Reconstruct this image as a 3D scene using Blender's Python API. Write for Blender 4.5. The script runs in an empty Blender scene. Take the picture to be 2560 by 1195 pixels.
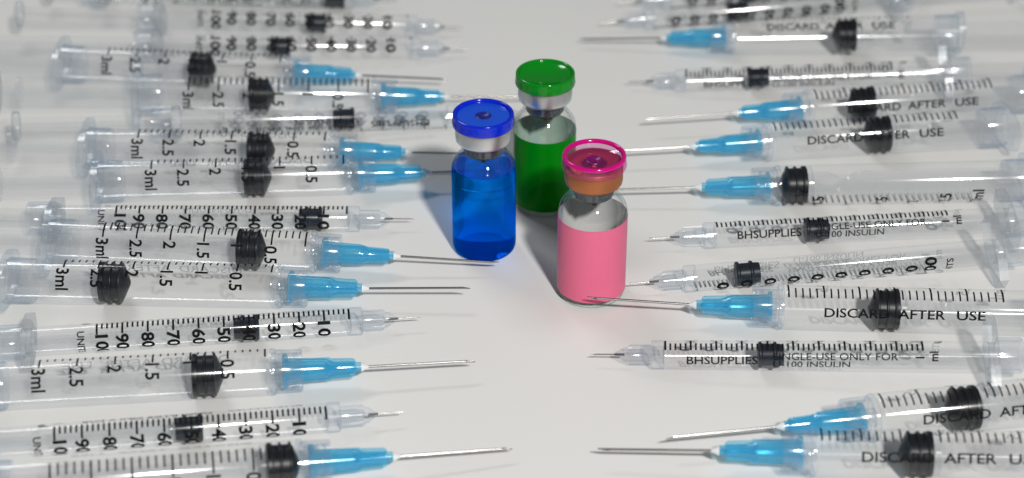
import bpy, bmesh, math, random
from mathutils import Vector, Matrix, Euler
random.seed(7)
S = 0.001                      # everything below is written in millimetres
scene = bpy.context.scene
COL = scene.collection

# ------------------------------------------------------------------ camera
PITCH, DIST = math.radians(32.65), 500.0
cam_data = bpy.data.cameras.new('camera')
cam = bpy.data.objects.new('camera', cam_data); COL.objects.link(cam)
cam.location = (0, -DIST * math.cos(PITCH) * S, DIST * math.sin(PITCH) * S)
cam.rotation_euler = (math.radians(90) - PITCH, 0, 0)
cam_data.sensor_width = 36.0
cam_data.lens = 4900.0 / 2560.0 * 36.0
cam_data.clip_start = 0.02; cam_data.clip_end = 20
cam_data.dof.use_dof = True
cam_data.dof.focus_distance = 0.470
cam_data.dof.aperture_fstop = 12.6
scene.camera = cam

# ------------------------------------------------------------------ world, lamps, exposure
world = bpy.data.worlds.new('World'); scene.world = world; world.use_nodes = True
bg = world.node_tree.nodes['Background']
bg.inputs['Color'].default_value = (0.93, 0.97, 1.0, 1); bg.inputs['Strength'].default_value = 0.085

def area_lamp(name, loc, target, size, power, color, shape='DISK', size_y=None):
    d = bpy.data.lights.new(name, 'AREA'); d.shape = shape; d.size = size * S
    if size_y: d.size_y = size_y * S
    d.energy = power; d.color = color
    o = bpy.data.objects.new(name, d); COL.objects.link(o)
    o.location = Vector(loc) * S
    o.rotation_euler = (Vector(target) - Vector(loc)).to_track_quat('-Z', 'Y').to_euler()
    return o
key = area_lamp('key_lamp', (282, -840, 790), (0, 0, 0), 80, 11.9, (1.0, 0.97, 0.935))
fill = area_lamp('soft_box', (-340, 500, 720), (-60, 0, 0), 320, 1.8, (0.95, 0.98, 1.0), 'RECTANGLE', 130)

vs = scene.view_settings
vs.view_transform = 'Standard'; vs.look = 'None'; vs.exposure = 0.0; vs.gamma = 1.0; vs.use_curve_mapping = False
cy = scene.cycles
cy.max_bounces = 10; cy.transparent_max_bounces = 40; cy.transmission_bounces = 8; cy.glossy_bounces = 3
cy.diffuse_bounces = 2; cy.use_denoising = True; cy.sample_clamp_indirect = 6.0
cy.caustics_reflective = False; cy.caustics_refractive = True

# ------------------------------------------------------------------ materials
def new_mat(name):
    m = bpy.data.materials.new(name); m.use_nodes = True
    nt = m.node_tree; nt.nodes.clear()
    out = nt.nodes.new('ShaderNodeOutputMaterial')
    return m, nt, out

def math_node(nt, op, a, b=None, c=None):
    n = nt.nodes.new('ShaderNodeMath'); n.operation = op; n.use_clamp = False
    for i, v in enumerate((a, b, c)):
        if v is None: continue
        if isinstance(v, (int, float)): n.inputs[i].default_value = v
        else: nt.links.new(v, n.inputs[i])
    return n.outputs[0]

def principled(name, color, rough=0.5, metal=0.0, coat=0.0, coat_rough=0.1, spec=0.5, noise=None, bump=None, aniso=0.0, sub=0.0):
    m, nt, out = new_mat(name)
    b = nt.nodes.new('ShaderNodeBsdfPrincipled'); nt.links.new(b.outputs[0], out.inputs['Surface'])
    b.inputs['Base Color'].default_value = (*color, 1); b.inputs['Roughness'].default_value = rough
    b.inputs['Metallic'].default_value = metal; b.inputs['Coat Weight'].default_value = coat
    b.inputs['Coat Roughness'].default_value = coat_rough; b.inputs['Specular IOR Level'].default_value = spec
    b.inputs['Anisotropic'].default_value = aniso
    if sub:
        b.inputs['Subsurface Weight'].default_value = sub
        b.inputs['Subsurface Radius'].default_value = (0.002, 0.002, 0.002); b.inputs['Subsurface Scale'].default_value = 1.0
    if noise or bump:
        tc = nt.nodes.new('ShaderNodeTexCoord')
    if noise:                                           # (scale, amount): uneven tone and gloss
        n = nt.nodes.new('ShaderNodeTexNoise'); n.inputs['Scale'].default_value = noise[0]; n.inputs['Detail'].default_value = 5
        nt.links.new(tc.outputs['Object'], n.inputs['Vector'])
        mx = nt.nodes.new('ShaderNodeMixRGB'); mx.blend_type = 'MIX'
        mx.inputs[1].default_value = (*[c * (1 - noise[1]) for c in color], 1)
        mx.inputs[2].default_value = (*[min(1, c * (1 + noise[1])) for c in color], 1)
        nt.links.new(n.outputs['Fac'], mx.inputs[0]); nt.links.new(mx.outputs[0], b.inputs['Base Color'])
        r = math_node(nt, 'MULTIPLY_ADD', n.outputs['Fac'], rough * 0.5, rough * 0.75)
        nt.links.new(r, b.inputs['Roughness'])
    if bump:                                            # (scale xyz, strength, distance mm)
        mp = nt.nodes.new('ShaderNodeMapping'); mp.inputs['Scale'].default_value = bump[0]
        nt.links.new(tc.outputs['Object'], mp.inputs['Vector'])
        n2 = nt.nodes.new('ShaderNodeTexNoise'); n2.inputs['Scale'].default_value = 1.0; n2.inputs['Detail'].default_value = 3
        nt.links.new(mp.outputs[0], n2.inputs['Vector'])
        bp = nt.nodes.new('ShaderNodeBump'); bp.inputs['Strength'].default_value = bump[1]; bp.inputs['Distance'].default_value = bump[2] * S
        nt.links.new(n2.outputs['Fac'], bp.inputs['Height']); nt.links.new(bp.outputs[0], b.inputs['Normal'])
    return m

def thin_clear(name, tint, edge_tint, body, milky, milky_edge, rough, f0=0.045, edge_pow=3.0, spec_mul=1.0, scuff=0.0, graze=0.35):
    """thin clear wall: light passes straight through, tinted more where the wall is seen edge-on
    (longer way through the plastic), a little scatter in the body and Fresnel gloss on the skin"""
    m, nt, out = new_mat(name); N, L = nt.nodes, nt.links
    lw = N.new('ShaderNodeLayerWeight'); lw.inputs['Blend'].default_value = 0.5
    fac = lw.outputs['Facing']
    edge = math_node(nt, 'POWER', fac, edge_pow)
    tr = N.new('ShaderNodeBsdfTransparent')
    mc = N.new('ShaderNodeMixRGB'); mc.inputs[1].default_value = (*tint, 1); mc.inputs[2].default_value = (*edge_tint, 1)
    L.new(edge, mc.inputs[0]); L.new(mc.outputs[0], tr.inputs['Color'])
    df = N.new('ShaderNodeBsdfDiffuse'); df.inputs['Color'].default_value = (*body, 1)
    tl = N.new('ShaderNodeBsdfTranslucent'); tl.inputs['Color'].default_value = (*body, 1)
    ms = N.new('ShaderNodeMixShader'); ms.inputs[0].default_value = 0.5
    L.new(df.outputs[0], ms.inputs[1]); L.new(tl.outputs[0], ms.inputs[2])
    m1 = N.new('ShaderNodeMixShader')
    L.new(math_node(nt, 'MULTIPLY_ADD', edge, milky_edge - milky, milky), m1.inputs[0])
    L.new(tr.outputs[0], m1.inputs[1]); L.new(ms.outputs[0], m1.inputs[2])
    gl = N.new('ShaderNodeBsdfGlossy'); gl.inputs['Roughness'].default_value = rough; gl.inputs['Color'].default_value = (1, 1, 1, 1)
    fr = math_node(nt, 'MULTIPLY_ADD', math_node(nt, 'POWER', fac, 5.0), (graze - f0) * spec_mul, f0 * spec_mul)
    if scuff:
        tc = N.new('ShaderNodeTexCoord'); mp = N.new('ShaderNodeMapping'); mp.inputs['Scale'].default_value = (120, 900, 900)
        nz = N.new('ShaderNodeTexNoise'); nz.inputs['Scale'].default_value = 1.0; nz.inputs['Detail'].default_value = 4
        L.new(tc.outputs['Object'], mp.inputs['Vector']); L.new(mp.outputs[0], nz.inputs['Vector'])
        bp = N.new('ShaderNodeBump'); bp.inputs['Strength'].default_value = scuff; bp.inputs['Distance'].default_value = 0.05 * S
        L.new(nz.outputs['Fac'], bp.inputs['Height']); L.new(bp.outputs[0], gl.inputs['Normal'])
    m2 = N.new('ShaderNodeMixShader'); L.new(fr, m2.inputs[0]); L.new(m1.outputs[0], m2.inputs[1]); L.new(gl.outputs[0], m2.inputs[2])
    L.new(m2.outputs[0], out.inputs['Surface'])
    return m

def clear_pass(name, tint):
    m, nt, out = new_mat(name)
    tr = nt.nodes.new('ShaderNodeBsdfTransparent'); tr.inputs['Color'].default_value = (*tint, 1)
    nt.links.new(tr.outputs[0], out.inputs['Surface'])
    return m

def refractive(name, color, ior, straight=0.0, straight_color=(1, 1, 1)):
    m, nt, out = new_mat(name)
    g = nt.nodes.new('ShaderNodeBsdfGlass'); g.inputs['Color'].default_value = (*color, 1)
    g.inputs['IOR'].default_value = ior; g.inputs['Roughness'].default_value = 0.0
    tr = nt.nodes.new('ShaderNodeBsdfTransparent'); tr.inputs['Color'].default_value = (*straight_color, 1)
    mx = nt.nodes.new('ShaderNodeMixShader'); mx.inputs[0].default_value = straight
    nt.links.new(g.outputs[0], mx.inputs[1]); nt.links.new(tr.outputs[0], mx.inputs[2])
    nt.links.new(mx.outputs[0], out.inputs['Surface'])
    return m

def ink(name):
    """thin screen-printed ink: black from outside; its underside, seen through the barrel, is paled to slate to paint in the haze of the plastic"""
    m, nt, out = new_mat(name)
    b = nt.nodes.new('ShaderNodeBsdfPrincipled'); b.inputs['Base Color'].default_value = (0.006, 0.006, 0.007, 1)
    b.inputs['Roughness'].default_value = 0.6; b.inputs['Specular IOR Level'].default_value = 0.1
    u = nt.nodes.new('ShaderNodeBsdfDiffuse'); u.inputs['Color'].default_value = (0.10, 0.14, 0.20, 1)  # barrel haze put into the colour: the ink itself is black on this side too
    tr = nt.nodes.new('ShaderNodeBsdfTransparent')
    um = nt.nodes.new('ShaderNodeMixShader'); um.inputs[0].default_value = 0.58
    nt.links.new(u.outputs[0], um.inputs[1]); nt.links.new(tr.outputs[0], um.inputs[2])
    g = nt.nodes.new('ShaderNodeNewGeometry'); mx = nt.nodes.new('ShaderNodeMixShader')
    nt.links.new(g.outputs['Backfacing'], mx.inputs[0])
    nt.links.new(b.outputs[0], mx.inputs[1]); nt.links.new(um.outputs[0], mx.inputs[2])
    nt.links.new(mx.outputs[0], out.inputs['Surface'])
    return m

M = {}
M['table'] = principled('white_laminate', (0.80, 0.80, 0.785), 0.42, spec=0.35, noise=(14, 0.012), bump=((900, 900, 900), 0.06, 0.05))
M['barrel'] = thin_clear('clear_barrel_plastic', (0.998, 0.999, 1.0), (0.94, 0.96, 0.98), (0.86, 0.88, 0.90), 0.006, 0.05, 0.10, graze=0.24)
M['bore'] = clear_pass('barrel_bore_plastic', (0.997, 0.998, 0.999))
M['thick'] = thin_clear('thick_clear_plastic', (0.982, 0.988, 0.995), (0.79, 0.86, 0.93), (0.80, 0.86, 0.92), 0.045, 0.15, 0.12, spec_mul=0.9, graze=0.25)
M['milky'] = thin_clear('milky_plastic', (0.94, 0.95, 0.96), (0.82, 0.85, 0.88), (0.78, 0.80, 0.82), 0.15, 0.26, 0.25, spec_mul=0.6)
M['rod'] = thin_clear('rod_plastic', (0.992, 0.994, 0.996), (0.93, 0.945, 0.96), (0.86, 0.88, 0.90), 0.03, 0.08, 0.13, spec_mul=0.6, graze=0.2)
M['hub'] = thin_clear('blue_hub_plastic', (0.78, 0.968, 1.0), (0.38, 0.84, 0.99), (0.15, 0.70, 1.0), 0.27, 0.42, 0.13, graze=0.3)
M['glass'] = thin_clear('vial_glass', (0.992, 0.996, 0.994), (0.50, 0.57, 0.56), (0.6, 0.65, 0.65), 0.0, 0.03, 0.012, f0=0.05, edge_pow=4.5, graze=0.5)
M['rubber'] = principled('black_rubber', (0.006, 0.008, 0.012), 0.36, spec=0.28, bump=((700, 700, 700), 0.1, 0.05))
M['slate'] = principled('slate_rubber', (0.008, 0.013, 0.022), 0.40, spec=0.28, bump=((700, 700, 700), 0.1, 0.05))
M['grey_rubber'] = principled('grey_rubber', (0.04, 0.05, 0.06), 0.4)
M['print'] = ink('black_ink')
M['steel'] = principled('needle_steel', (0.40, 0.39, 0.38), 0.24, metal=1.0)
M['dark_steel'] = principled('needle_lumen', (0.06, 0.06, 0.065), 0.4, metal=0.6)
M['glue'] = principled('white_glue', (0.80, 0.82, 0.84), 0.35, spec=0.4)
M['aluminium'] = principled('brushed_aluminium', (0.72, 0.71, 0.70), 0.36, metal=1.0, bump=((2500, 2500, 60), 0.12, 0.04))
M['copper'] = principled('copper_foil', (0.50, 0.175, 0.07), 0.40, metal=0.7, bump=((2500, 2500, 60), 0.10, 0.04))
M['blue_cap'] = principled('blue_cap_plastic', (0.0015, 0.022, 0.60), 0.14, sub=0.25)
M['blue_disc'] = principled('blue_disc_plastic', (0.010, 0.085, 0.68), 0.20)
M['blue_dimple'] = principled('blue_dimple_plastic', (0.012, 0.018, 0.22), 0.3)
M['green_cap'] = principled('green_cap_plastic', (0.001, 0.24, 0.010), 0.11)
M['pink_cap'] = thin_clear('pink_cap_plastic', (1.0, 0.86, 0.95), (0.95, 0.25, 0.65), (0.92, 0.08, 0.50), 0.09, 0.40, 0.05, edge_pow=2.5)
M['pink_rim'] = principled('magenta_rim_plastic', (0.62, 0.002, 0.22), 0.12, sub=0.2)
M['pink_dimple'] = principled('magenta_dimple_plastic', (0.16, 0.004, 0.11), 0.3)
M['pink_label'] = principled('pink_label_paper', (0.80, 0.155, 0.285), 0.42, spec=0.3, bump=((300, 300, 300), 0.05, 0.05))
M['green_label'] = principled('green_label_paper', (0.0004, 0.20, 0.004), 0.2, spec=0.06)
M['paper'] = principled('label_backing_paper', (0.88, 0.86, 0.87), 0.6)
M['pale_green_paper'] = principled('green_label_backing', (0.55, 0.72, 0.62), 0.6)
M['water'] = refractive('water_drop', (1, 1, 1), 1.33, 0.35, (0.95, 0.97, 0.96))
M['blue_liquid'] = refractive('blue_liquid', (0.010, 0.50, 1.0), 1.34, 0.36, (0.10, 0.54, 1.0))

# ------------------------------------------------------------------ mesh helpers (millimetres in, metres out)
def finish(bm, name, smooth_deg=40):
    bmesh.ops.recalc_face_normals(bm, faces=bm.faces)
    for v in bm.verts: v.co *= S
    me = bpy.data.meshes.new(name); bm.to_mesh(me); bm.free()
    me.shade_smooth()
    if smooth_deg: me.set_sharp_from_angle(angle=math.radians(smooth_deg))
    return me

def lathe(bm, prof, seg=40, closed=False, axis='X'):
    """prof: list of (along, radius); radius 0 makes a pole"""
    rings = []
    for a, r in prof:
        if r <= 1e-6:
            co = (a, 0, 0) if axis == 'X' else (0, 0, a)
            rings.append([bm.verts.new(co)])
        else:
            ring = []
            for k in range(seg):
                t = 2 * math.pi * k / seg
                c, s = r * math.cos(t), r * math.sin(t)
                ring.append(bm.verts.new((a, c, s) if axis == 'X' else (c, s, a)))
            rings.append(ring)
    n = len(rings)
    for i in range(n if closed else n - 1):
        A, B = rings[i], rings[(i + 1) % n]
        if len(A) == 1 and len(B) == 1: continue
        for k in range(seg):
            k2 = (k + 1) % seg
            if len(A) == 1: bm.faces.new((A[0], B[k], B[k2]))
            elif len(B) == 1: bm.faces.new((A[k], A[k2], B[0]))
            else: bm.faces.new((A[k], A[k2], B[k2], B[k]))

def lathe_mesh(name, prof, seg=40, closed=False, axis='X', smooth=40):
    bm = bmesh.new(); lathe(bm, prof, seg, closed, axis); return finish(bm, name, smooth)

def prism(bm, poly, thick, frame):
    """poly of (u, v); extruded +-thick/2 along w; frame maps (u, v, w) to xyz"""
    lo = [bm.verts.new(frame(u, v, -thick / 2)) for u, v in poly]
    hi = [bm.verts.new(frame(u, v, thick / 2)) for u, v in poly]
    bm.faces.new(lo[::-1]); bm.faces.new(hi)
    for i in range(len(poly)):
        j = (i + 1) % len(poly); bm.faces.new((lo[i], lo[j], hi[j], hi[i]))

def bevel_all(bm, w, seg=2):
    bmesh.ops.bevel(bm, geom=list(bm.edges), offset=w, segments=seg, profile=0.6, affect='EDGES', clamp_overlap=True)

_tc = {}
def text_raw(s, bold, spacing=1.0):
    k = (s, bold, spacing)
    if k not in _tc:
        cu = bpy.data.curves.new('t', 'FONT'); cu.body = s; cu.size = 1.0; cu.offset = bold; cu.resolution_u = 3; cu.space_character = spacing
        ob = bpy.data.objects.new('t', cu); COL.objects.link(ob)
        dg = bpy.context.evaluated_depsgraph_get()
        me = bpy.data.meshes.new_from_object(ob.evaluated_get(dg))
        bpy.data.objects.remove(ob); bpy.data.curves.remove(cu)
        _tc[k] = ([tuple(v.co[:2]) for v in me.vertices], [tuple(p.vertices) for p in me.polygons])
        bpy.data.meshes.remove(me)
    return _tc[k]

def add_text(bm, s, x, phi, cap_h, R, words=False, bold=0.0, width=None, align='left', spacing=1.0, squash=1.0):
    """wrap a string on a tube of radius R about X. numbers run round the tube with their heads to the
    needle; words run along the tube. x, phi (deg) give the start of the baseline."""
    vs_, fs_ = text_raw(s, bold, spacing)
    us = [v[0] for v in vs_]; u0, u1 = min(us), max(us)
    k = cap_h / 0.73
    ku = k * squash
    if width: ku = width / (u1 - u0)
    t = bmesh.new(); vv = [t.verts.new(((u - u0) * ku, v * k, 0)) for u, v in vs_]
    for f in fs_:
        try: t.faces.new([vv[i] for i in f])
        except ValueError: pass
    wdt = (u1 - u0) * ku
    ax = 1 if words else 0
    lo = min(v.co[ax] for v in t.verts); hi = max(v.co[ax] for v in t.verts); c = lo + 0.3
    while c < hi:
        no = (0, 1, 0) if words else (1, 0, 0)
        bmesh.ops.bisect_plane(t, geom=list(t.verts) + list(t.edges) + list(t.faces), plane_co=tuple(c * q for q in no), plane_no=no, dist=1e-6)
        c += 0.3
    off = -wdt / 2 if align == 'center' else 0
    vm = {}
    for v in t.verts:
        if words: px, ph = x + v.co.x + off, math.radians(phi) + v.co.y / R
        else: px, ph = x - v.co.y, math.radians(phi) + (v.co.x + off) / R
        vm[v] = bm.verts.new((px, -R * math.cos(ph), R * math.sin(ph)))
    for f in t.faces:
        bm.faces.new([vm[v] for v in f.verts])
    t.free()

def add_tick(bm, x, p0, p1, w, R):
    n = max(2, int(abs(p1 - p0) / 5))
    prev = None
    for i in range(n + 1):
        p = math.radians(p0 + (p1 - p0) * i / n)
        a = bm.verts.new((x - w / 2, -R * math.cos(p), R * math.sin(p))); b = bm.verts.new((x + w / 2, -R * math.cos(p), R * math.sin(p)))
        if prev: bm.faces.new((prev[0], prev[1], b, a))
        prev = (a, b)

def flat_finish(bm, name):
    for v in bm.verts: v.co *= S
    me = bpy.data.meshes.new(name); bm.to_mesh(me); bm.free(); return me

def bore(me, r):
    """second material slot for the inside wall of a tube"""
    me.materials.append(M['barrel']); me.materials.append(M['bore'])
    for p in me.polygons:
        if math.hypot(p.center.y, p.center.z) < r * S: p.material_index = 1

def part(name, me, mat, parent, loc=(0, 0, 0), rot=None, label=None):
    o = bpy.data.objects.new(name, me); COL.objects.link(o)
    if not me.materials: me.materials.append(M[mat])
    o.parent = parent; o.location = Vector(loc) * S
    if rot is not None: o.rotation_euler = rot
    if label: o['label'] = label
    return o

def thing(name, label, cat, loc, rot=(0, 0, 0), group=None):
    o = bpy.data.objects.new(name, None); COL.objects.link(o); o.empty_display_size = 0.005
    o.location = Vector(loc) * S; o.rotation_euler = rot
    o['label'] = label; o['category'] = cat
    if group: o['group'] = group
    return o

# ------------------------------------------------------------------ table top (one slab)
bm = bmesh.new()
prism(bm, [(-700, -520), (700, -520), (700, 800), (-700, 800)], 18, lambda u, v, w: (u, v, w - 9))
bevel_all(bm, 1.5, 2)
tt = bpy.data.objects.new('table_top', finish(bm, 'table_top')); COL.objects.link(tt)
tt.data.materials.append(M['table']); tt['kind'] = 'structure'

# ------------------------------------------------------------------ needle with a slanted, hollow point (points to -X)
def needle_mesh(name, length, r, bevel, seg=20):
    bm = bmesh.new()
    base = [bm.verts.new((0, r * math.cos(t), r * math.sin(t))) for t in (2 * math.pi * k / seg for k in range(seg))]
    tip, inn, deep = [], [], []
    for k in range(seg):
        t = 2 * math.pi * k / seg; c, s = math.cos(t), math.sin(t)
        u = (1 - s) / 2                                       # 0 at the heel (top), 1 at the point (bottom)
        xx = -length + bevel * (1 - u) ** 1.15
        tip.append(bm.verts.new((xx, r * c * (1 - 0.25 * u), r * s)))
        inn.append(bm.verts.new((xx + 0.02, r * c * 0.62, r * (s * 0.62 + 0.12))))
        deep.append(bm.verts.new((xx + 1.3 * bevel, r * c * 0.6, r * s * 0.6)))
    for k in range(seg):
        j = (k + 1) % seg
        bm.faces.new((base[k], base[j], tip[j], tip[k])); bm.faces.new((tip[k], tip[j], inn[j], inn[k]))
        bm.faces.new((inn[k], inn[j], deep[j], deep[k]))
    bm.faces.new(base); bm.faces.new(deep[::-1])
    return finish(bm, name, 35)

# ------------------------------------------------------------------ 3 ml syringe meshes
RM, RMI = 5.2, 4.98
MM = {}
MM['barrel'] = lathe_mesh('barrel', [(-0.9, 2.2), (-0.9, 4.6), (-0.55, 5.05), (0.0, RM), (63.5, RM), (63.5, RMI), (0.35, RMI), (-0.1, 4.4), (-0.25, 2.2)], 56, True)
bore(MM['barrel'], 5.09)
MM['nozzle'] = lathe_mesh('nozzle', [(-0.95, 2.1), (-9.4, 1.85), (-9.4, 0.9), (-0.95, 1.0)], 24, True)
MM['shoulder_ring'] = lathe_mesh('shoulder_ring', [(-2.3, 4.5), (-2.2, 5.15), (-1.5, 5.32), (-0.95, 5.2), (-0.95, 4.3), (-1.5, 4.2)], 48, True)
MM['luer_collar'] = lathe_mesh('luer_collar', [(-2.3, 4.85), (-8.0, 4.72), (-8.25, 4.6), (-8.25, 4.15), (-8.0, 4.05), (-2.3, 4.1)], 48, True)
bm = bmesh.new()                                              # two-start thread inside the collar
for st in (0, math.pi):
    prev = None
    for i in range(61):
        a = st + i / 60 * 2.6 * math.pi; x = -2.9 - i / 60 * 5.0
        q = []
        for dx, rr in ((-0.42, 4.12), (-0.16, 3.62), (0.16, 3.62), (0.42, 4.12)):
            q.append(bm.verts.new((x + dx, rr * math.cos(a), rr * math.sin(a))))
        if prev:
            for k in range(3): bm.faces.new((prev[k], prev[k + 1], q[k + 1], q[k]))
        prev = q
MM['thread'] = finish(bm, 'thread', 50)
bm = bmesh.new()                                              # needle hub: outer skin and the cavity inside it
lathe(bm, [(-3.7, 2.2), (-3.7, 3.35), (-3.85, 3.5), (-4.35, 3.5), (-4.55, 3.3), (-4.7, 2.85), (-13.0, 2.5), (-13.9, 2.3), (-15.2, 1.7), (-16.2, 1.55), (-20.2, 1.42), (-20.35, 1.2), (-21.5, 1.15), (-21.5, 0.35),
           (-14.6, 0.45), (-13.2, 1.9), (-3.7, 2.2)], 36)
MM['needle_hub'] = finish(bm, 'needle_hub', 35)
bm = bmesh.new()
finp = [(-6.5, 2.55), (-14.3, 2.62), (-14.9, 2.25), (-19.7, 2.12), (-20.25, 1.75), (-20.25, 1.0), (-15.0, 1.3), (-13.6, 2.2), (-6.5, 2.4)]
prism(bm, finp, 0.75, lambda u, v, w: (u, w, v)); bevel_all(bm, 0.07, 1)
MM['hub_fin'] = finish(bm, 'hub_fin', 35)
MM['hub_core'] = lathe_mesh('hub_core', [(-13.4, 0.0), (-13.4, 1.75), (-14.6, 1.55), (-15.6, 1.2), (-20.0, 1.05), (-20.3, 0.0)], 24)
bm = bmesh.new(); prism(bm, [(-3.75, 3.3), (-3.75, 4.0), (-4.6, 4.0), (-5.1, 3.0), (-4.6, 2.8)], 2.6, lambda u, v, w: (u, w, v)); bevel_all(bm, 0.12, 1)
MM['hub_lug'] = finish(bm, 'hub_lug', 35)
MM['glue_bead'] = lathe_mesh('glue_bead', [(-21.3, 0.0), (-21.48, 1.08), (-21.7, 1.05), (-22.5, 0.62), (-23.1, 0.36), (-23.35, 0.2)], 24)
MM['needle'] = needle_mesh('needle', 25.1, 0.30, 2.6)
MM['stopper'] = lathe_mesh('stopper', [(0, 0), (0.05, 0.5), (1.55, 3.95), (1.85, 4.4), (2.02, 4.9), (2.22, 4.96), (2.42, 4.9), (2.58, 4.42), (3.95, 4.42), (4.1, 4.9), (4.3, 4.96), (4.5, 4.9), (4.65, 4.42), (5.9, 4.42), (6.05, 4.9), (6.3, 4.95), (7.05, 4.93), (7.25, 4.5), (7.25, 0)], 48, smooth=50)
bm = bmesh.new()                                              # plunger rod: two crossed fins with a scooped neck, collars
def fin_outline(x0, x1, h, neck=None):
    top = [(x0, h)]
    if neck:
        nx, nd, nw = neck
        for i in range(13):
            t = -1 + 2 * i / 12
            top.append((nx + t * nw, h - nd * (0.5 + 0.5 * math.cos(math.pi * t)) ** 0.8))
    top.append((x1, h))
    return top + [(x, -y) for x, y in reversed(top)]
prism(bm, fin_outline(8.7, 76.8, 4.25, (17.0, 2.4, 4.2)), 1.0, lambda u, v, w: (u, v, w))
MM['plunger_fin'] = finish(bm, 'plunger_fin', 35)
MM['plunger_collar'] = lathe_mesh('plunger_collar', [(7.3, 0), (7.3, 4.5), (7.5, 4.7), (8.6, 4.7), (8.7, 4.5), (8.7, 0)], 40)
MM['plunger_collar2'] = lathe_mesh('plunger_collar', [(70.4, 0), (70.4, 4.5), (71.4, 4.5), (71.4, 0)], 36)
MM['thumb_rest'] = lathe_mesh('thumb_rest', [(76.8, 0), (76.8, 6.6), (77.0, 6.9), (77.9, 6.9), (78.2, 6.6), (78.2, 0)], 48)
bm = bmesh.new()                                              # oval finger flange with a hole for the plunger
def oval(a, b, n=56):
    pts = []
    for k in range(n):
        t = 2 * math.pi * k / n
        c, s = math.cos(t), math.sin(t)
        pts.append((a * math.copysign(abs(c) ** 0.9, c), b * math.copysign(abs(s) ** 0.72, s)))
    return pts
WM = math.radians(-50)
def ring_plate(bm, outer, rin, x0, x1, wing):
    n = len(outer); cw, sw = math.cos(wing), math.sin(wing)
    def P(x, a, b):                                            # a runs along the wings, b across them
        return bm.verts.new((x, -(a * cw - b * sw), a * sw + b * cw))
    L = [[P(x0, *p) for p in outer], [P(x1, *p) for p in outer]]
    inn = [(rin * math.cos(2 * math.pi * k / n), rin * math.sin(2 * math.pi * k / n)) for k in range(n)]
    I = [[P(x0, *p) for p in inn], [P(x1, *p) for p in inn]]
    for k in range(n):
        j = (k + 1) % n
        bm.faces.new((L[0][k], L[0][j], L[1][j], L[1][k])); bm.faces.new((I[0][k], I[1][k], I[1][j], I[0][j]))
        bm.faces.new((L[0][k], I[0][k], I[0][j], L[0][j])); bm.faces.new((L[1][k], L[1][j], I[1][j], I[1][k]))
ring_plate(bm, oval(10.5, 5.7), 4.9, 63.55, 65.3, WM)
edges = [e for e in bm.edges if e.calc_face_angle(0) > math.radians(50)]
bmesh.ops.bevel(bm, geom=edges, offset=0.35, segments=2, profile=0.6, affect='EDGES')
MM['finger_flange'] = finish(bm, 'finger_flange', 50)
MM['rear_band'] = lathe_mesh('rear_band', [(57.5, 5.22), (58.3, 5.42), (63.5, 5.55), (63.5, 5.23)], 56, True)
RP = RM + 0.02; U = 8.3
bm = bmesh.new()
for i in range(31):
    add_tick(bm, i * U / 5, 6, 63 if i % 5 == 0 else 40, 0.44 if i % 5 == 0 else 0.38, RP)
MM['printed_scale'] = flat_finish(bm, 'printed_scale')
bm = bmesh.new()
for i, s in enumerate(('0.5', '1', '1.5', '2', '2.5', '3ml')):
    add_text(bm, s, (i + 1) * U + 1.55, 66, 3.1, RP, squash=0.92, bold=0.022)
MM['printed_numbers'] = flat_finish(bm, 'printed_numbers')
bm = bmesh.new()
add_text(bm, 'DISCARD', 8.3, -44, 2.25, RP, words=True, width=15.2, bold=0.018)
add_text(bm, 'AFTER', 25.4, -44, 2.25, RP, words=True, width=11.0, bold=0.018)
add_text(bm, 'USE', 39.0, -44, 2.25, RP, words=True, width=6.7, bold=0.018)
MM['printed_words'] = flat_finish(bm, 'printed_words')

# ------------------------------------------------------------------ 1 ml insulin syringe meshes
RI, RII = 3.25, 3.1
MI = {}
MI['barrel'] = lathe_mesh('barrel', [(-0.2, 3.15), (0.2, RI), (73.0, RI), (73.0, RII), (0.6, RII), (-0.1, 2.4), (-0.2, 1.2)], 44, True)
bore(MI['barrel'], 3.17)
MI['shoulder'] = lathe_mesh('shoulder', [(-3.2, 1.0), (-3.2, 3.0), (-3.0, 3.28), (-0.3, 3.3), (-0.25, 2.6), (-0.6, 1.6), (-0.6, 1.0)], 44, True)
MI['needle_hub'] = lathe_mesh('needle_hub', [(-3.25, 2.22), (-8.3, 2.2), (-8.6, 2.05), (-8.6, 1.75), (-9.7, 1.65), (-9.8, 1.25), (-10.4, 1.1), (-10.5, 0.85), (-11.5, 0.35), (-11.5, 0.2), (-9.0, 0.35), (-8.0, 1.3), (-3.25, 1.4)], 32, True)
bm = bmesh.new()
prism(bm, [(-3.3, 2.15), (-8.2, 2.15), (-8.2, 2.45), (-3.3, 2.45)], 0.5, lambda u, v, w: (u, w, v)); MI['hub_rib'] = finish(bm, 'hub_rib')
MI['needle_root'] = lathe_mesh('needle_root', [(-9.4, 0), (-9.4, 0.3), (-11.7, 0.24), (-11.8, 0)], 16)
MI['needle'] = needle_mesh('needle', 7.6, 0.155, 1.1, 12)
MI['stopper'] = lathe_mesh('stopper', [(0, 0), (0.0, 2.3), (0.12, 2.95), (0.3, 3.06), (0.75, 3.06), (0.95, 2.85), (1.05, 2.6), (3.4, 2.6), (3.5, 2.85), (3.65, 3.06), (4.1, 3.06), (4.3, 2.85), (4.35, 2.6), (5.9, 2.5), (5.9, 0)], 40, smooth=50)
bm = bmesh.new(); prism(bm, [(6.4, 2.35), (90.5, 2.35), (90.5, -2.35), (6.4, -2.35)], 0.9, lambda u, v, w: (u, v, w)); MI['plunger_fin'] = finish(bm, 'plunger_fin')
MI['plunger_collar'] = lathe_mesh('plunger_collar', [(5.95, 0), (5.95, 2.3), (6.4, 2.5), (6.9, 2.5), (7.0, 0)], 28)
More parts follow.
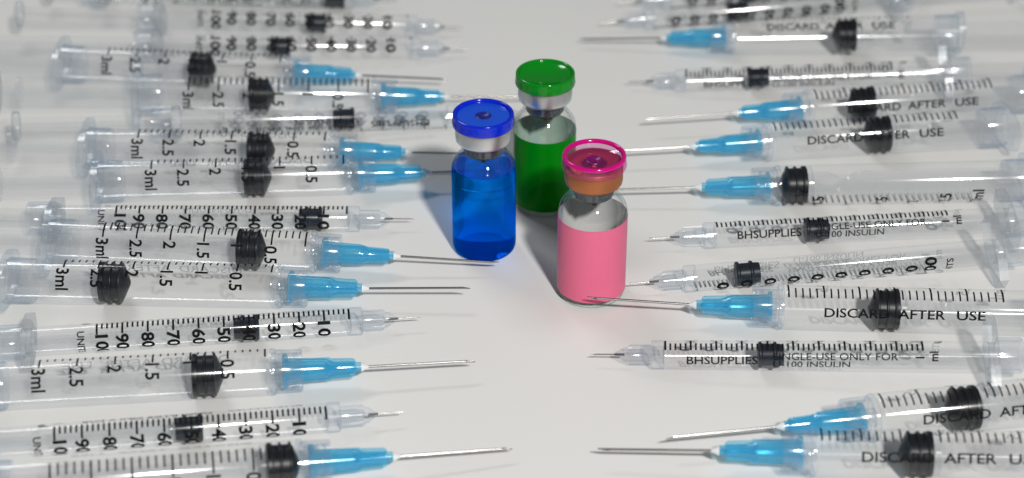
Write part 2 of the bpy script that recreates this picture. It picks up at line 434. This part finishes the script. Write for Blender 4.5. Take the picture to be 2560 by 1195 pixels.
MI['thumb_rest'] = lathe_mesh('thumb_rest', [(90.6, 0), (90.6, 3.7), (90.8, 3.95), (92.2, 3.95), (92.5, 3.7), (92.5, 0)], 36)
bm = bmesh.new()
def hexa(n=48):
    a, b, e = 9.0, 4.2, 2.5
    pts = []
    for k in range(n):
        t = 2 * math.pi * k / n; c, s = math.cos(t), math.sin(t)
        best = 1e9
        for nx, ny, d in ((1, 0, a), (0, 1, b), ):
            q = abs(c) * nx + abs(s) * ny
            if q > 1e-6: best = min(best, d / q)
        # sloping side from (3.5, b) to (a, e)
        nx, ny = (b - e), (a - 3.5); d = nx * 3.5 + ny * b
        q = abs(c) * nx + abs(s) * ny; best = min(best, d / q)
        pts.append((best * c, best * s))
    return pts
WI = math.radians(-78)
ring_plate(bm, hexa(), 3.0, 73.05, 75.3, WI)
edges = [e for e in bm.edges if e.calc_face_angle(0) > math.radians(50)]
bmesh.ops.bevel(bm, geom=edges, offset=0.25, segments=2, profile=0.6, affect='EDGES')
MI['finger_flange'] = finish(bm, 'finger_flange', 30)
MI['rear_sleeve'] = lathe_mesh('rear_sleeve', [(75.35, 4.15), (80.6, 4.1), (80.9, 3.9), (80.9, 3.5), (80.6, 3.45), (75.35, 3.5)], 40, True)
RP = RI + 0.015; U = 5.83
bm = bmesh.new()
for i in range(51):
    big = i % 5 == 0
    add_tick(bm, i * U / 5, 3, 62 if big else 37, 0.50 if big else 0.44, RP)
MI['printed_scale'] = flat_finish(bm, 'printed_scale')
bm = bmesh.new()
for i in range(1, 11):
    s = str(i * 10)
    if i < 10: add_text(bm, s, i * U + 1.45, 63, 2.9, RP, bold=0.034, width=4.3)
    else: add_text(bm, s, i * U + 0.3, 63, 2.9, RP, bold=0.034, width=6.1)
add_text(bm, 'UNITS', 10 * U + 4.5, 44, 1.7, RP, bold=0.02, width=6.4)
add_text(bm, '1', 10 * U + 0.3, -28, 2.0, RP, bold=0.03)
add_text(bm, 'ml', 10 * U + 3.4, -40, 2.0, RP, bold=0.03, width=2.3)
MI['printed_numbers'] = flat_finish(bm, 'printed_numbers')
bm = bmesh.new()
add_text(bm, 'BHSUPPLIES', 4.9, -56, 2.1, RP, words=True, width=16.2, bold=0.016)
add_text(bm, 'SINGLE-USE ONLY FOR', 24.6, -36, 1.75, RP, words=True, width=28.2, bold=0.01)
add_text(bm, 'U-100 INSULIN', 24.6, -71, 1.75, RP, words=True, width=17.4, bold=0.01)
MI['printed_words'] = flat_finish(bm, 'printed_words')

# ------------------------------------------------------------------ assembling a syringe
def needle_rot(B, lift, spin):
    return (Matrix.Rotation(math.radians(B), 4, 'X') @ Matrix.Rotation(math.radians(lift), 4, 'Y') @ Matrix.Rotation(math.radians(spin), 4, 'X')).to_euler()

def syringe_3ml(label, x, y, yaw, pitch, B, st, lift, spin):
    t = thing('syringe', label, 'syringe', (x, y, RM), (math.radians(-B), math.radians(-pitch), math.radians(yaw)), 'wide syringes with blue needle hubs')
    b = part('barrel', MM['barrel'], 'barrel', t)
    part('printed_scale', MM['printed_scale'], 'print', b); part('printed_numbers', MM['printed_numbers'], 'print', b)
    if abs(B + 122) > 1: part('printed_words', MM['printed_words'], 'print', b)
    part('nozzle', MM['nozzle'], 'thick', b)
    part('rear_band', MM['rear_band'], 'thick', b); part('shoulder_ring', MM['shoulder_ring'], 'thick', b)
    part('finger_flange', MM['finger_flange'], 'thick', t)
    c = part('luer_collar', MM['luer_collar'], 'thick', t); part('thread', MM['thread'], 'thick', c)
    h = part('needle_hub', MM['needle_hub'], 'hub', t)
    part('hub_core', MM['hub_core'], 'hub', h)
    for k in range(4):
        part('hub_fin', MM['hub_fin'], 'hub', h, rot=(math.radians(90 * k + B + 20 + spin * 0.3), 0, 0))
    for k in range(2):
        part('hub_lug', MM['hub_lug'], 'hub', h, rot=(math.radians(180 * k + B + 70), 0, 0))
    part('glue_bead', MM['glue_bead'], 'glue', h)
    part('needle', MM['needle'], 'steel', t, (-22.5, 0, 0), needle_rot(B, lift, spin))
    part('stopper', MM['stopper'], 'rubber', t, (st, 0, 0))
    r = part('plunger_rod', MM['plunger_collar'], 'rod', t, (st, 0, 0), (math.radians(B + 15), 0, 0))
    part('rod_fin', MM['plunger_fin'], 'rod', r); part('rod_fin', MM['plunger_fin'], 'rod', r, rot=(math.radians(90), 0, 0))
    part('rod_collar', MM['plunger_collar2'], 'rod', r); part('thumb_rest', MM['thumb_rest'], 'milky', r)
    return t

def syringe_1ml(label, x, y, yaw, pitch, B, st, lift, spin):
    t = thing('insulin_syringe', label, 'syringe', (x, y, RI), (math.radians(-B), math.radians(-pitch), math.radians(yaw)), 'slim one millilitre insulin syringes')
    b = part('barrel', MI['barrel'], 'barrel', t)
    part('printed_scale', MI['printed_scale'], 'print', b); part('printed_numbers', MI['printed_numbers'], 'print', b)
    part('printed_words', MI['printed_words'], 'print', b); part('shoulder', MI['shoulder'], 'thick', b)
    f = part('finger_flange', MI['finger_flange'], 'milky', t); part('rear_sleeve', MI['rear_sleeve'], 'thick', f)
    h = part('needle_hub', MI['needle_hub'], 'thick', t)
    for k in range(4): part('hub_rib', MI['hub_rib'], 'thick', h, rot=(math.radians(90 * k + 30), 0, 0))
    part('needle_root', MI['needle_root'], 'dark_steel', h)
    part('needle', MI['needle'], 'steel', t, (-9.6, 0, 0), needle_rot(B, lift, spin))
    part('stopper', MI['stopper'], 'slate', t, (st, 0, 0))
    r = part('plunger_rod', MI['plunger_collar'], 'rod', t, (st, 0, 0), (math.radians(B + 20), 0, 0))
    part('rod_fin', MI['plunger_fin'], 'rod', r); part('rod_fin', MI['plunger_fin'], 'rod', r, rot=(math.radians(90), 0, 0))
    part('thumb_rest', MI['thumb_rest'], 'milky', r)
    return t

SYRINGES = [   # kind, x, y of the zero mark (mm), yaw, pitch, roll, stopper position, needle lift, needle spin, label
    ('i', -52.64, 134.18, -179.06, 2.19, -125, -0.5, -0.19, -40, 'slim insulin syringe cut off by the top left edge of the picture, needle pointing right'),
    ('i', -31.94, 114.91, -177.72, 3.07, 39, 24.47, -0.28, -40, 'blurred slim syringe second from the top left, whole plunger and thumb rest in view'),
    ('i', -30.2, 100.14, -175.52, 3.02, 40, 35.5, 0.03, -40, 'blurred slim syringe third from the top left, black stopper between 60 and 80'),
    ('m', -66.36, 81.08, 176.84, 0.93, 56, 19.07, -0.34, 0, 'wide blue hubbed syringe highest on the left, lying below two slim numbered ones'),
    ('m', -40.66, 66.82, -176.63, 2.53, 79, 26.07, 0.42, 140, 'wide blue hubbed syringe on the left whose needle reaches behind the blue cap'),
    ('i', -18.55, 58.65, -172.13, 2.81, -136, 25.49, -0.17, 40, 'slim syringe with upside down lettering, its tip hidden behind the blue vial'),
    ('m', -50.03, 35.67, 179.73, 0.86, 55, 13.66, -0.23, 140, 'upper of the two wide left syringes with needles meeting the blue vial'),
    ('m', -44.3, 23.35, -175.64, 0.78, 54, 18.88, 0.09, -40, 'lower of the two wide left syringes with needles meeting the blue vial'),
    ('i', -42.22, 4.61, -177.88, 1.51, 66, 6.33, 0.03, 40, 'slim syringe on the left beside the blue vial, stopper between 10 and 20'),
    ('m', -50.72, -13.97, 177.95, 1.93, 70, 9.94, -1.2, 180, 'wide syringe whose long needle point lies in front of the blue vial base'),
    ('m', -57.58, -29.18, 178.9, 0.93, 44, 34.4, 2.0, 80, 'wide syringe on the left with its stopper drawn back to 2.5'),
    ('i', -38.6, -41.24, -172.42, 0.99, 74, 21.05, -0.05, 0, 'slim syringe on the left with its stopper at 40, fully numbered from 10 to 100'),
    ('m', -55.66, -63.85, -173.43, 1.22, 40, 9.24, 0.2, 0, 'wide syringe low on the left, stopper at 1, barrel running off the edge'),
    ('i', -41.12, -78.23, -171.08, 1.32, 87, 26.82, -0.26, -40, 'lowest slim syringe on the left, its stopper at 50 to 60'),
    ('m', -46.67, -96.73, -169.5, 2.97, 86, -1.87, -0.36, 0, 'wide syringe at the bottom left corner with its stopper pushed fully forward'),
    ('i', 49.87, 133.75, 6.82, 1.38, -112, 21.58, 0.34, 90, 'slim syringe cut off by the top edge on the right, hardly in view'),
    ('i', 43.66, 120.01, 7.78, 1.38, -112, 22.86, 0.03, 140, 'blurred slim syringe at the top right with bold zeros along its lower side'),
    ('m', 67.51, 103.68, -4.13, 3.2, 90, 27.43, 0.24, 140, 'wide syringe highest on the right, with a broad white glint along its barrel'),
    ('i', 50.32, 79.96, -1.64, 3.12, 38, 17.72, -0.04, -40, 'blurred slim lettered syringe on the right between two wide blue hubbed ones'),
    ('m', 84.25, 59.79, 6.88, 0.56, 49, 9.61, 0.0, 40, 'wide syringe on the right, needle point free above the pink cap'),
    ('m', 70.86, 41.01, 5.54, 1.08, 58, 24.64, 0.39, 0, 'wide syringe on the right whose needle runs behind the pink cap'),
    ('m', 70.99, 17.94, 0.93, 1.08, -122, -1.36, -0.37, 140, 'wide syringe on the right with stopper fully forward and its scale rolled to the underside'),
    ('i', 51.68, -3.14, 3.06, 1.57, 65, 22.5, -0.2, 140, 'slim syringe on the right beside the pink label, lettered BHSUPPLIES and tilted'),
    ('i', 45.18, -22.63, 4.99, 2.7, -134, 9.5, 0.3, 90, 'slim syringe with a row of zeros, its needle just right of the pink label'),
    ('m', 65.32, -37.96, -3.46, 0.78, 54, 18.92, 3.2, 100, 'wide syringe whose needle point crosses in front of the pink vial base'),
    ('i', 35.36, -54.52, -3.58, 2.42, 51, 21.2, 0.12, -40, 'lowest slim syringe on the right, sharply lettered BHSUPPLIES, flange in view'),
    ('m', 80.48, -80.33, 8.13, 0.71, 53, 14.81, 0.13, -40, 'wide syringe low on the right, tilted, its needle just above the lowest one'),
    ('m', 65.87, -92.69, -3.15, 1.37, 62, 16.35, -0.19, 90, 'wide syringe at the bottom right, lowest of all on that side'),
]

for kind, x, y, yaw, pitch, B, st, lift, spin, label in SYRINGES:
    (syringe_3ml if kind == 'm' else syringe_1ml)(label, x, y, yaw, pitch, B, st, lift, spin)

# ------------------------------------------------------------------ vials
def vial(name, label, x, y, k, cap_mat, crimp_mat, dimple_mat, floor_z, fill):
    t = thing(name, label, 'vial', (x, y, 0), (0, 0, random.uniform(0, 6.28)), 'small capped glass vials')
    R = 8.0 * k
    outer = [(0.35, 0), (0.3, 5.4), (0.0, 6.2), (0.0, 6.7), (0.2, 7.25), (0.7, 7.7), (1.5, 7.95), (2.3, 8.0), (22.9, 8.0), (23.9, 7.93), (24.9, 7.7), (25.9, 7.25), (26.8, 6.6), (27.6, 6.0), (28.4, 5.6), (29.2, 5.42), (31.4, 5.4)]
    if fill == 'liquid':
        outer = outer[11:]; outer.insert(0, (24.65, 7.72))
        inner = [(31.4, 5.0), (29.2, 5.0), (28.3, 5.2), (27.4, 5.7), (26.5, 6.35), (25.6, 6.95), (24.9, 7.3), (24.65, 7.72)]
    else:
        inner = [(31.4, 4.95), (29.2, 4.95), (28.2, 5.15), (27.2, 5.7), (26.4, 6.3), (25.5, 6.8), (24.6, 7.15), (23.4, 7.35), (22.0, 7.4), (3.0, 7.4), (2.0, 7.0), (1.5, 6.0), (1.35, 0)]
    b = part('glass_body', lathe_mesh('glass_body', [(z, r * k) for z, r in outer + inner], 72, False, 'Z', 60), 'glass', t)
    if fill == 'liquid':
        liq = [(0.35, 0), (0.3, 5.4), (0.02, 6.2), (0.02, 6.7), (0.2, 7.25), (0.7, 7.7), (1.5, 7.95), (2.3, 8.0), (22.9, 8.0), (23.9, 7.92), (24.6, 7.74), (24.3, 7.4), (24.0, 6.9), (23.85, 6.0), (23.8, 0)]
        part('liquid', lathe_mesh('liquid', [(z, r * k) for z, r in liq], 96, False, 'Z', 60), 'blue_liquid', t, label='clear bright blue liquid')
    else:
        lm, bmt = fill
        part('label_sheet', lathe_mesh('label_sheet', [(2.1, R + 0.03), (2.1, R + 0.09), (22.5, R + 0.09), (22.5, R + 0.03)], 96, False, 'Z'), lm, t)
        part('label_backing', lathe_mesh('label_backing', [(2.15, R + 0.025), (22.45, R + 0.025)], 96, False, 'Z'), bmt, t)
    bm = bmesh.new(); lathe(bm, [(27.8, 0), (27.75, 3.9), (27.95, 4.6), (28.4, 4.88), (31.5, 4.88), (31.5, 0)], 48, False, 'Z')
    p = part('rubber_plug', finish(bm, 'rubber_plug', 50), 'grey_rubber', t)
    bm = bmesh.new(); prism(bm, [(-0.45, 27.7), (0.45, 27.7), (0.35, 31.0), (-0.35, 31.0)], 0.5, lambda u, v, w: (u, -4.8 + w, v))
    part('plug_slot', finish(bm, 'plug_slot'), 'rubber', p, rot=(0, 0, -t.rotation_euler.z))
    part('crimp_collar', lathe_mesh('crimp_collar', [(31.35, 5.5), (31.2, 6.0), (31.3, 6.5), (31.7, 6.8), (32.4, 6.9), (36.4, 6.9), (36.55, 6.75), (36.55, 3.2), (36.2, 3.0)], 96, False, 'Z', 60), crimp_mat, t)
    fz = floor_z
    capp = [(36.62, 0), (36.62, 6.98), (35.85, 7.02), (35.75, 7.3), (35.85, 7.58), (36.2, 7.68), (37.0, 7.6), (38.1, 7.5), (38.6, 7.45), (38.78, 7.3), (38.82, 7.05), (38.74, 6.78), (38.5, 6.66), (fz + 0.12, 6.6), (fz, 6.45), (fz - 0.05, 2.6), (fz - 0.18, 2.05), (fz - 0.18, 0)]
    c = part('flip_cap', lathe_mesh('flip_cap', capp, 96, False, 'Z', 50), cap_mat, t)
    if cap_mat == 'pink_cap':
        part('cap_rim', lathe_mesh('cap_rim', [(38.05, 7.5), (38.2, 7.54), (38.6, 7.46), (38.86, 7.24), (38.9, 6.95), (38.76, 6.66), (38.4, 6.5), (38.05, 6.48)], 96, True, 'Z', 60), 'pink_rim', c)
    if cap_mat == 'blue_cap':                                     # thin web of the cap, lighter where the metal lies close beneath
        part('cap_disc', lathe_mesh('cap_disc', [(fz + 0.03, 2.0), (fz + 0.06, 2.3), (fz + 0.06, 6.25), (fz + 0.02, 6.4)], 96, False, 'Z', 60), 'blue_disc', c)
    if dimple_mat:
        part('cap_dimple', lathe_mesh('cap_dimple', [(fz - 0.17, 0), (fz - 0.15, 1.35), (fz + 0.05, 1.5), (fz + 0.10, 1.7), (fz + 0.04, 1.95), (fz - 0.17, 2.05)], 40, False, 'Z', 60), dimple_mat, c)
    return t

vial('vial', 'blue capped glass vial holding clear blue liquid, silver crimp', -7.0, -3.67, 1.0, 'blue_cap', 'aluminium', 'blue_dimple', 37.95, 'liquid')
vial('vial', 'green capped vial with dark green label standing behind the other two', 8.4, 17.42, 1.0, 'green_cap', 'aluminium', None, 38.12, ('green_label', 'pale_green_paper'))
vial('vial', 'pink capped vial with pink label and copper crimp, nearest the camera', 19.3, -23.7, 1.035, 'pink_cap', 'copper', 'pink_dimple', 37.3, ('pink_label', 'paper'))
